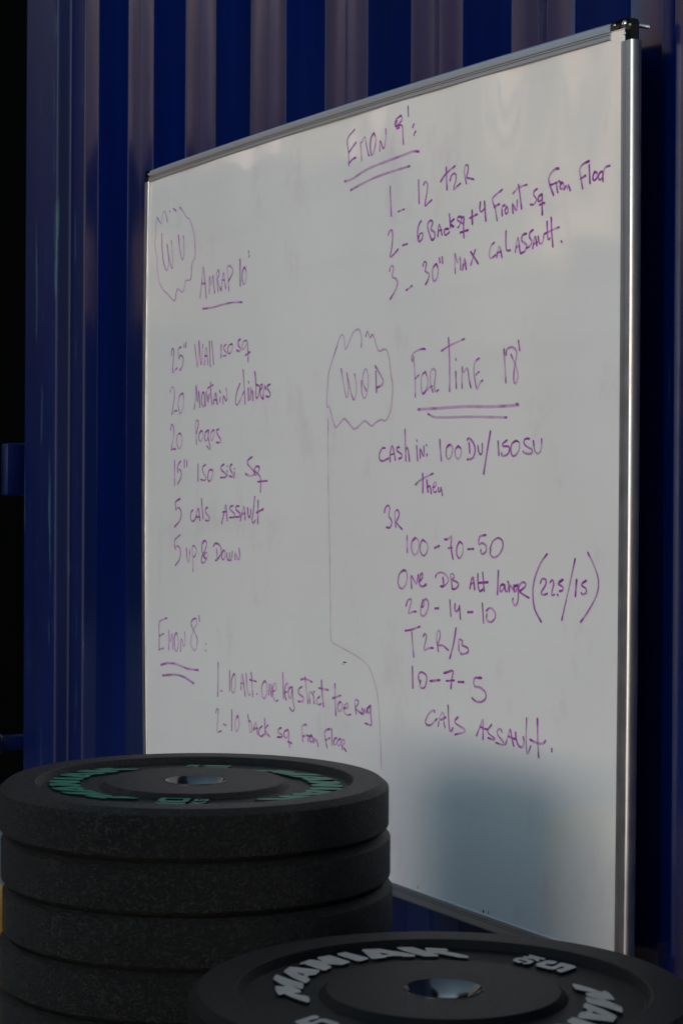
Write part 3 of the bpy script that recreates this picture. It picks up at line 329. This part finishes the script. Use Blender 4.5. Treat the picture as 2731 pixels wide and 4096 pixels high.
for i in range(NX + 1):
    col = []
    for j in range(NZ + 1):
        fz = j / NZ; s = 0; z = 0.011 + fz * (BH - 0.022)
        x0, x1 = left_x(z) + 0.0125, min(right_x(z) - 0.0145, 1.4945)
        s = x0 + (x1 - x0) * i / NX; z = 0.011 + fz * (top_z(s) - 0.0115 - 0.011)
        col.append(bm.verts.new((s, sheet_h(s, z), z)))
    g.append(col)
for a, b in zip(g, g[1:]):
    for j in range(NZ): bm.faces.new((a[j], b[j], b[j + 1], a[j + 1]))
link('writing_surface', bm, M_SHEET, wb, smooth=True)
bm = bmesh.new(); box(bm, 0.012, 1.4943, 0.0022, 0.0105, 0.012, BH - 0.012); link('backing_board', bm, M_CORE, wb)

RAIL = [(0.0005, 0.0125), (0.0, 0.0115), (0.0, 0.0030)]
for i in range(1, 7):
    a = math.pi / 2 * i / 6; RAIL.append((0.0055 * (1 - math.cos(a)), 0.0030 - 0.0055 * math.sin(a)))
RAIL += [(0.0122, -0.0028)]
GROOVES = (0.0122, 0.0155)
for gx in GROOVES:
    RAIL += [(gx, -0.0028), (gx + 0.0001, -0.0020), (gx + 0.0009, -0.0020), (gx + 0.0010, -0.0028)]
RAIL += [(0.0215, -0.0030), (0.0222, -0.0022), (0.0222, 0.0018)]
def rail(place, n=28):
    bm = bmesh.new(); rows = []
    for i in range(n + 1):
        rows.append([bm.verts.new(place(i / n, w_, y)) for w_, y in RAIL])
    for a, b in zip(rows, rows[1:]):
        for k in range(len(RAIL) - 1):
            f = bm.faces.new((a[k], b[k], b[k + 1], a[k + 1]))
            if abs(RAIL[k][1] + 0.0020) < 1e-6 and abs(RAIL[k + 1][1] + 0.0020) < 1e-6: f.material_index = 1
    for r in (rows[0], rows[-1]): bm.faces.new(r)
    bmesh.ops.recalc_face_normals(bm, faces=bm.faces[:])
    return link('frame_rail', bm, [M_ALU, M_GROOVE], wb, smooth=True, auto=35)
rail(lambda t, w_, y: (0.019 + (1.4665 - 0.019) * t, y, top_z(0.019 + (1.4665 - 0.019) * t) - w_))
rail(lambda t, w_, y: (0.024 + (BW - 0.05) * t, y, 0.0005 + w_))
rail(lambda t, w_, y: (left_x(0.024 + 1.155 * t) + w_, y, 0.024 + 1.155 * t))
rail(lambda t, w_, y: (right_x(0.024 + 1.148 * t) - w_, y, 0.024 + 1.148 * t))
def bracket(xo, zo, sx, sz, lx, lz):
    """bare black corner joiner, xo/zo its outer corner, arms lx and lz long"""
    R_ = 0.009; P = []
    for i in range(7):
        a = math.pi / 2 * i / 6; P.append((R_ - R_ * math.sin(a), R_ - R_ * math.cos(a)))
    P = P + [(0.0005, lz), (0.0115, lz), (0.0125, 0.0135), (lx, 0.0125), (lx, 0.0005)]
    P = [(R_, 0.0)] + P[1:]
    bm = bmesh.new(); prism(bm, [[(xo - sx * a, zo - sz * b) for a, b in P]], -0.0012, 0.0118, lambda p, z: (p[0], z, p[1]))
    o = link('corner_joiner', bm, M_PLASTIC, wb)
    b_ = o.modifiers.new('edge', 'BEVEL'); b_.width = 0.0007; b_.segments = 2; b_.limit_method = 'ANGLE'
    return o
br = bracket(BW - 0.001, BH + 0.001, 1, 1, 0.046, 0.034)
bl = bracket(-0.0055, BH + 0.0005, -1, 1, 0.026, 0.024)
bracket(BW - 0.003, 0.0, 1, -1, 0.03, 0.03); bracket(0.002, 0.0, -1, -1, 0.03, 0.03)
def screw(name, x, z, r, parent, y=-0.0012):
    bm = bmesh.new(); lathe(bm, [(0.0001, y - 0.45 * r), (0.35 * r, y - 0.62 * r), (0.7 * r, y - 0.5 * r), (r, y - 0.1 * r), (r, y + 0.0006)], 20, x, z, axis='Y')
    return link(name, bm, M_STEEL, parent, smooth=True, auto=40)
screw('small_screw', 1.4741, 1.1955, 0.0022, br); screw('small_screw', 1.4955, 1.1815, 0.0022, br); screw('small_screw', 0.012, 1.193, 0.0022, bl)
ms = screw('mounting_screw', 1.4955, 1.1935, 0.0048, wb, -0.0016)
bm = bmesh.new(); pr = []; y = 0.006
while y < 0.0352: pr += [(0.0017, y), (0.0027, y + 0.0010)]; y += 0.0020
lathe(bm, [(0.0002, 0.006)] + pr + [(0.0002, y + 0.001)], 16, 1.4955, 1.1935, axis='Y'); link('screw_thread', bm, M_STEEL, ms)

# handwriting: pen strokes in tenths of a millimetre from the board's lower left corner
def spline(P, step):
    if len(P) == 2: Q = [P[0].lerp(P[1], i / 6) for i in range(7)]
    else:
        Q = []
        E = [P[0] * 2 - P[1]] + P + [P[-1] * 2 - P[-2]]
        for i in range(1, len(E) - 2):
            p0, p1, p2, p3 = E[i - 1:i + 3]; n = max(2, int((p2 - p1).length / step))
            for k in range(n):
                t = k / n
                Q.append(0.5 * ((2 * p1) + (p2 - p0) * t + (2 * p0 - 5 * p1 + 4 * p2 - p3) * t * t + (3 * p1 - p0 - 3 * p2 + p3) * t ** 3))
        Q.append(P[-1])
    return Q
def ink_words():                                    # strokes whose spans nearly touch belong to one word
    for ln in INK.strip().splitlines():
        nm, dens, body = ln.split('|'); words = []
        for st in body.split(';'):
            xs = [float(q.split(',')[0]) for q in st.split()]; lo, hi = min(xs), max(xs)
            near = [w_ for w_ in words if 'under' in nm or 'cloud' in nm or (lo < w_[1] + 190 and hi > w_[0] - 190)]
            for w_ in near: words.remove(w_); lo = min(lo, w_[0]); hi = max(hi, w_[1])
            words.append((lo, hi, sum([w_[2] for w_ in near], []) + [st]))
        for w_ in words: yield nm, float(dens) * 0.66, ';'.join(w_[2])
def ink_lines():
    for nm, dens, body in ink_words():
        bm = bmesh.new(); lay = bm.verts.layers.float.new('ink'); lift = 0.00025
        for st in body.split(';'):
            P = [Vector((float(a) / 10000, float(b) / 10000)) for a, b in (q.split(',') for q in st.split())]
            for v in P: v += Vector((random.gauss(0, 0.0003), random.gauss(0, 0.0003)))
            Q = spline(P, 0.004); n = len(Q)
            hw = (0.00180 if P[0].x < 0.75 else 0.00172) * random.uniform(0.9, 1.1)
            if 'under' in nm: hw *= 1.2
            if 'divider' in nm: hw *= 0.8
            ph = random.uniform(0, 9); rows = []; L = 0.0
            for i in range(n):
                d = (Q[min(i + 1, n - 1)] - Q[max(i - 1, 0)])
                d = d.normalized() if d.length > 1e-9 else Vector((1, 0))
                nn = Vector((-d.y, d.x)); L += (Q[i] - Q[i - 1]).length if i else 0
                wv = hw * (1 + 0.16 * noise.noise((L / 0.02, ph, 0)))
                ink = dens + 0.30 * noise.noise((L / 0.03, ph, 3.0)) + 0.10 * (-d.y)
                if 'divider' not in nm and (i < 2 or i > n - 3): ink += 0.34
                ink = min(0.97, max(0.14 if 'divider' in nm else 0.30, ink))
                lift += 0.0000012
                rows.append((Q[i], nn, wv, ink, lift, d))
            def put(x, z, k, a):
                v = bm.verts.new((x, sheet_h(x, z) - k, z)); v[lay] = a; return v
            R_ = []
            c0 = rows[0]; e = c0[0] - c0[5] * c0[2] * 0.7
            R_.append([put(*(e + c0[1] * c0[2] * s_), c0[4], c0[3]) for s_ in (0.55, 0, -0.55)])
            for q, nn, wv, a, k, d in rows: R_.append([put(*(q + nn * wv), k, a * 0.9), put(*q, k, min(1, a * 1.08)), put(*(q - nn * wv), k, a * 0.9)])
            c1 = rows[-1]; e = c1[0] + c1[5] * c1[2] * 0.7
            R_.append([put(*(e + c1[1] * c1[2] * s_), c1[4], c1[3]) for s_ in (0.55, 0, -0.55)])
            for a, b in zip(R_, R_[1:]):
                for i in range(2): bm.faces.new((a[i], a[i + 1], b[i + 1], b[i]))
            lift += 0.000004
        kind = 'underline' if 'under' in nm else 'dividing_line' if 'divider' in nm else 'drawn_cloud' if 'cloud' in nm else 'handwritten_word'
        link(kind, bm, M_INK, wb)
ink_lines()
for k, (x, z, a, b) in enumerate(((0.7811, 0.3372, 0.006, 0.0012), (0.776, 0.334, 0.003, 0.0007), (1.1799, 0.0260, 0.0022, 0.0026), (1.1925, 0.0270, 0.001, 0.0028), (1.005, 0.0275, 0.001, 0.0028), (0.6218, 1.129, 0.002, 0.005))):
    bm = bmesh.new(); ring = [bm.verts.new((x + a * math.cos(t_) * random.uniform(0.7, 1.1), sheet_h(x, z) - 0.0002, z + b * math.sin(t_))) for t_ in [i * math.pi / 5 for i in range(10)]]
    bm.faces.new(ring[::-1] if k % 2 else ring)
    link('scuff_mark', bm, M_SHEET if k == 5 else M_SCUFF, wb)

# ------------------------------------------------------------------ bumper plates
def plate_profile(T, hub, rec):
    half = [(0.0350, -0.0022), (hub, -0.0016), (hub + 0.0012, -0.0022), (hub + 0.0068, -0.0078), (hub + 0.0078, -0.0082),
            (rec - 0.0055, -0.0082), (rec - 0.0046, -0.0078), (rec + 0.0008, -0.0008), (rec + 0.0022, 0.0), (0.2160, 0.0), (0.2170, -0.0006),
            (0.2237, -0.0059), (0.2246, -0.0070), (0.2250, -0.0085)]
    return half
def add_profile(bm, T, hub, rec):
    h = plate_profile(T, hub, rec)
    def sub(P):
        out = []
        for (a, b), (c, d) in zip(P, P[1:]):
            n = max(1, int(math.hypot(c - a, d - b) / 0.012))
            out += [(a + (c - a) * i / n, b + (d - b) * i / n) for i in range(n)]
        return out + [P[-1]]
    top = [(r, T + z) for r, z in h]; bot = [(r, -z) for r, z in reversed(h)]
    lathe(bm, sub(top + bot + [top[0]])[:-1], 200, closed=True)
    bmesh.ops.recalc_face_normals(bm, faces=bm.faces[:])
def ring_mesh(T):
    bm = bmesh.new()
    P = [(0.0352, T - 0.0020), (0.0346, T - 0.0016), (0.0335, T - 0.0026), (0.0300, T - 0.0078), (0.0272, T - 0.0128), (0.0256, T - 0.0172), (0.0253, T - 0.020), (0.0253, 0.020), (0.0272, 0.0128), (0.0300, 0.0078), (0.0335, 0.0026), (0.0352, 0.0020)]
    lathe(bm, P, 96, closed=True); bmesh.ops.recalc_face_normals(bm, faces=bm.faces[:]); return bm
def polar(r, a): a = math.radians(a); return (r * math.cos(a), r * math.sin(a))
def dense(P, close=True):                           # keep long edges on the plate's curve
    out = []
    for (r0, a0), (r1, a1) in zip(P, P[1:] + P[:1]):
        n = max(1, int(abs(a1 - a0) / 4)); out += [(r0 + (r1 - r0) * i / n, a0 + (a1 - a0) * i / n) for i in range(n)]
    return out
def glyph(bm, key, T, rot, dr=0.0):
    loops = [[polar(r + dr, a + rot) for r, a in dense(P)] for P in GLYPHS[key]]
    b2 = bmesh.new(); prism(b2, loops, T - 0.0083, T - 0.0058, side=1); merge(bm, b2)
def local_glyph(bm, loops, T, cx, cy, ang):         # glyph drawn upright in mm, its up turned to clockwise-tangential at angle ang
    a = math.radians(ang); up = Vector((math.sin(a), -math.cos(a))); rt = Vector((-math.cos(a), -math.sin(a)))
    cen = Vector(polar(0.125, ang))
    L_ = [[tuple(cen + up * (y / 1000) + rt * (x / 1000)) for x, y in l] for l in loops]
    b2 = bmesh.new(); prism(b2, L_, T - 0.0083, T - 0.0058, side=1); merge(bm, b2)
def make_plate(T, hub, rec, rub, lettering=None, paint=None, rot=0.0):
    root = empty('bumper_plate')
    bm = bmesh.new(); add_profile(bm, T, hub, rec); body = link('rubber_disc', bm, rub, root, smooth=True, auto=17)
    link('steel_hub', ring_mesh(T), M_CHROME, root, smooth=True, auto=40)
    if lettering:
        for base in (0.0, 180.0):
            bm = bmesh.new()
            for k in ('M', 'A', 'N', 'I', 'A2', 'K'): glyph(bm, k, T, rot + base)
            link('raised_lettering', bm, [paint, rub], root)
            bm = bmesh.new()
            if lettering == '5':
                for k in '5kg': glyph(bm, k, T, rot + base)
            else:
                ang = lettering_angle = -97.0 + base
                one = [(-23, -19), (-23, 8), (-25, 8), (-25, 13), (-11, 16), (-11, -19)]
                one = [(-24, -17), (-14, -17), (-14, 17), (-21, 17), (-26, 10), (-24, 9)]
                zero = [(-11, -11), (-5, -17), (17, -17), (23, -11), (23, 11), (17, 17), (-5, 17), (-11, 11)]
                hole = [(0, -9), (2, -10), (10, -10), (12, -9), (12, 9), (10, 10), (2, 10), (0, 9)]
                kk = [(-23, -38), (-17, -38), (-17, -32), (-10, -38), (-4, -38), (-11, -30), (-4, -22), (-10, -22), (-17, -28), (-17, -22), (-23, -22)]
                gg = [(-1, -35), (2, -38), (13, -38), (15, -36), (15, -28), (7, -28), (7, -31), (10, -31), (10, -34), (4, -34), (4, -26), (15, -26), (15, -22), (2, -22), (-1, -25)]
                for L_ in ([one], [zero, hole], [kk], [gg]): local_glyph(bm, L_, T, 0, 0, ang)
            link('weight_number', bm, [paint, rub], root)
    return root
def copy_plate(src, keep=('rubber_disc', 'steel_hub')):
    c = src.copy(); C.objects.link(c)
    for ch in src.children:
        if ch.name.split('.')[0] in keep: d = ch.copy(); C.objects.link(d); d.parent = c
    return c
T10, T5 = 0.0577, 0.0430
HX, HY = -0.168, 2.368
top = make_plate(T10, 0.1025, 0.1825, M_CRUMB, '10', M_GREEN, -133.0)
ztop = CAM_Z - 0.355
GT, GL = 'black bumper plates of the tall stack', 'black bumper plates of the low stack'
N10 = 11
names = ['black rubber bumper plate with green raised lettering, on top of the tall stack',
         'plain edge of the rubber plate directly under the green lettered one',
         'rubber plate in the tall stack, shifted right, with the ochre post peeping out beside it',
         'rubber plate edge in the tall stack, just below the one set to the right',
         'rubber plate in the tall stack cut off by the bottom left corner of the photo']
off = [(0, 0), (0.0020, 0.002), (0.0045, -0.001), (0.0005, 0.001), (0.001, -0.002)]
for i in range(N10):
    z = ztop - T10 * (i + 1)
    if i == 0: o = top
    else: o = copy_plate(top)
    dx, dy = off[i] if i < len(off) else (random.uniform(-0.003, 0.003), random.uniform(-0.003, 0.003))
    o.location = (HX + dx, HY + dy, z + (0.0 if i < N10 - 1 else 0)); o.rotation_euler = (0, 0, 0 if i == 0 else random.uniform(0, 6.28))
    tag(o, names[i] if i < len(names) else 'plain rubber plate low in the tall stack, below the photo\'s bottom edge', 'weight plate', GT)
zbase = ztop - T10 * N10                            # the stacks stand on a low rubber mat
FX, FY = 0.0922, 1.800
small = make_plate(T5, 0.1030, 0.1812, M_SMOOTHRUB, '5', M_GREY, 0.0)
zf = CAM_Z - 0.4525
small.location = (FX, FY, zf - T5)
tag(small, 'black rubber bumper plate with grey raised lettering, on top of the low front stack', 'weight plate', GL)
nlow = 9; Tl = (zf - T5 - zbase) / nlow
low = make_plate(Tl, 0.1025, 0.1825, M_CRUMB)
for i in range(nlow):
    o = low if i == 0 else copy_plate(low)
    o.location = (FX + random.uniform(-0.003, 0.003), FY + random.uniform(-0.003, 0.003), zf - T5 - Tl * (i + 1)); o.rotation_euler = (0, 0, random.uniform(0, 6.28))
    tag(o, 'plain rubber plate under the grey lettered plate in the low front stack', 'weight plate', GL)
bm = bmesh.new(); box(bm, -0.62, 0.55, 1.40, 2.75, 0.0, zbase, 0.003); tag(link('rubber_mat', bm, M_SMOOTHRUB), 'black rubber floor mat under both plate stacks', 'floor mat')

# ------------------------------------------------------------------ ochre post behind the tall stack, its edge at the left border
post = empty('bollard', (-0.583, 3.02, 0.0)); tag(post, 'ochre yellow post of which only an edge shows left of the tall plate stack', 'bollard')
bm = bmesh.new(); lathe(bm, [(0.0005, 0.415), (0.04, 0.412), (0.07, 0.400), (0.086, 0.378), (0.090, 0.35), (0.090, 0.012)], 48); bmesh.ops.recalc_face_normals(bm, faces=bm.faces[:]); link('post_tube', bm, M_YELLOW, post, smooth=True, auto=60)
bm = bmesh.new(); box(bm, -0.13, 0.13, -0.13, 0.13, 0.0, 0.012, 0.002); link('base_plate', bm, M_STEEL, post)

# ------------------------------------------------------------------ dark shed added to fill the black gap beyond the container's corner
backdrop = empty('dark_backdrop', (-1.60, 6.25, 0)); tag(backdrop, 'made-up black shed beyond the blue container, a dark strip at the left border', 'backdrop')
bm = bmesh.new(); box(bm, -0.80, 0.88, 0.0, 1.6, 0.0, 2.7, 0.01); link('wall', bm, M_BLACK, backdrop)
bm = bmesh.new(); box(bm, -0.86, 0.94, -0.08, 1.7, 2.702, 2.78, 0.01); link('roof', bm, M_BLACK, backdrop)
bm = bmesh.new(); box(bm, -0.55, 0.35, -0.03, -0.002, 0.05, 2.1, 0.006); d_ = link('door', bm, M_BLACK, backdrop)
bm = bmesh.new(); box(bm, 0.24, 0.30, -0.06, -0.031, 1.0, 1.06, 0.01); link('handle', bm, M_STEEL, d_)

# ------------------------------------------------------------------ the other side of the yard, which the glossy board and paint mirror
tdir = Vector((0.985, 0.17)).normalized(); YA = math.atan2(tdir.y, tdir.x)
def yard(name, label, cat, q0, q1, y0, depth, h, m, wins=(), turn=0.0):
    o = empty(name, (-12.7 + tdir.x * q0 - tdir.y * y0, 11.0 + tdir.y * q0 + tdir.x * y0, 0), YA - turn); tag(o, label, cat)
    bm = bmesh.new(); box(bm, 0, q1 - q0, 0, depth, 0, h, 0.01); link('wall', bm, m, o)
    if cat == 'building':
        bm = bmesh.new(); box(bm, -0.08, q1 - q0 + 0.08, -0.1, depth + 0.1, h + 0.002, h + 0.12, 0.01); link('roof_edge', bm, M_CONC, o)
    else:
        bm = bmesh.new(); box(bm, -0.03, q1 - q0 + 0.03, -0.04, depth + 0.04, h + 0.002, h + 0.07, 0.008); link('coping', bm, M_CONC, o)
    for x, z, ww, hh in wins:
        bm = bmesh.new(); box(bm, x, x + ww, -0.03, 0.05, z, z + hh); f = link('window', bm, M_CONC, o)
        bm = bmesh.new(); box(bm, x + 0.06, x + ww - 0.06, -0.034, 0.02, z + 0.06, z + hh - 0.06); link('pane' if m is not M_PEACH else 'shutter', bm, M_GLASS if m is not M_PEACH else M_GREYB, f)
yard('cream_reflector', 'added tall cream facade, an unseen reflector behind the lower buildings of the yard', 'building', -12.0, 16.0, 9.0, 6, 8.0, M_CREAM, ((16.0, 5.4, 1.0, 1.2), (20.0, 5.4, 1.0, 1.2)), 0.32)  # unseen bright facade, added and turned sunward to brighten the reflections
yard('beige_building', 'low beige rendered building across the yard, mirrored in the left of the board', 'building', 1.32, 9.0, 0.6, 5, 3.02, M_BEIGE, ((0.7, 2.15, 0.3, 0.6), (3.2, 2.1, 1.0, 0.7), (5.4, 2.1, 1.0, 0.7)))
yard('grey_building', 'grey rendered building across the yard between the beige and the peach ones', 'building', -1.3, 1.3, 0.2, 4, 3.7, M_GREYB, ((0.5, 2.7, 0.3, 0.4),))
yard('peach_building', "tall peach rendered building across the yard, mirrored in the board's upper right corner", 'building', -8.68, -1.88, 2.0, 2.4, 7.2, M_PEACH, ((6.05, 3.6, 0.3, 2.2), (4.9, 3.9, 0.45, 1.2), (2.9, 3.6, 0.5, 1.3), (1.2, 3.6, 0.5, 1.3)), 0.32)
yard('block_wall', 'low grey concrete block wall in front of the beige building', 'wall', -0.3, 9.5, -1.2, 0.2, 2.0, M_CONC)
yard('block_wall', 'higher grey concrete block wall in front of the peach building', 'wall', -9.5, -1.9, -1.0, 0.2, 3.2, M_CONC)

# unseen dark container shapes added round the yard to darken the reflections
spots = [(-7.6, -2.3, 0, 112, 'added dark grey container shape on the ground at the left, darkening reflections'), (-7.6, -2.3, 1, 112, 'added dark grey container shape stacked on another at the left, darkening reflections'),
         (-10.3, 5.7, 0, 190, 'added dark grey container shape end on at the far left, darkening reflections'), (-10.3, 5.7, 1, 190, 'added dark grey container shape stacked end on at the far left, darkening reflections'),
         (4.3, 0.6, 0, -112, 'added dark grey container shape on the ground at the right, darkening reflections'), (4.3, 0.6, 1, -112, 'added dark grey container shape stacked on another at the right, darkening reflections')]
for X, Y, k, deg, lab in spots:
    o = empty('shipping_container', (X, Y, 0.02 + 2.62 * k), math.radians(deg)); tag(o, lab, 'shipping container')
    bm = bmesh.new(); q = []
    x = 0.0
    while x < 6.0: q += [(x, 0.0), (x + 0.07, 0.0), (x + 0.14, 0.036), (x + 0.21, 0.036)]; x += 0.28
    q.append((6.06, 0.0)); lo = [bm.verts.new((a, b, 0.0)) for a, b in q]; hi = [bm.verts.new((a, b, 2.6)) for a, b in q]
    for i in range(len(q) - 1): bm.faces.new((lo[i], lo[i + 1], hi[i + 1], hi[i]))
    link('corrugated_side_wall', bm, M_DARKC, o)
    bm = bmesh.new(); box(bm, 0.0, 6.06, 0.04, 2.4, 0.0, 2.6, 0.01); link('body', bm, M_DARKC, o)
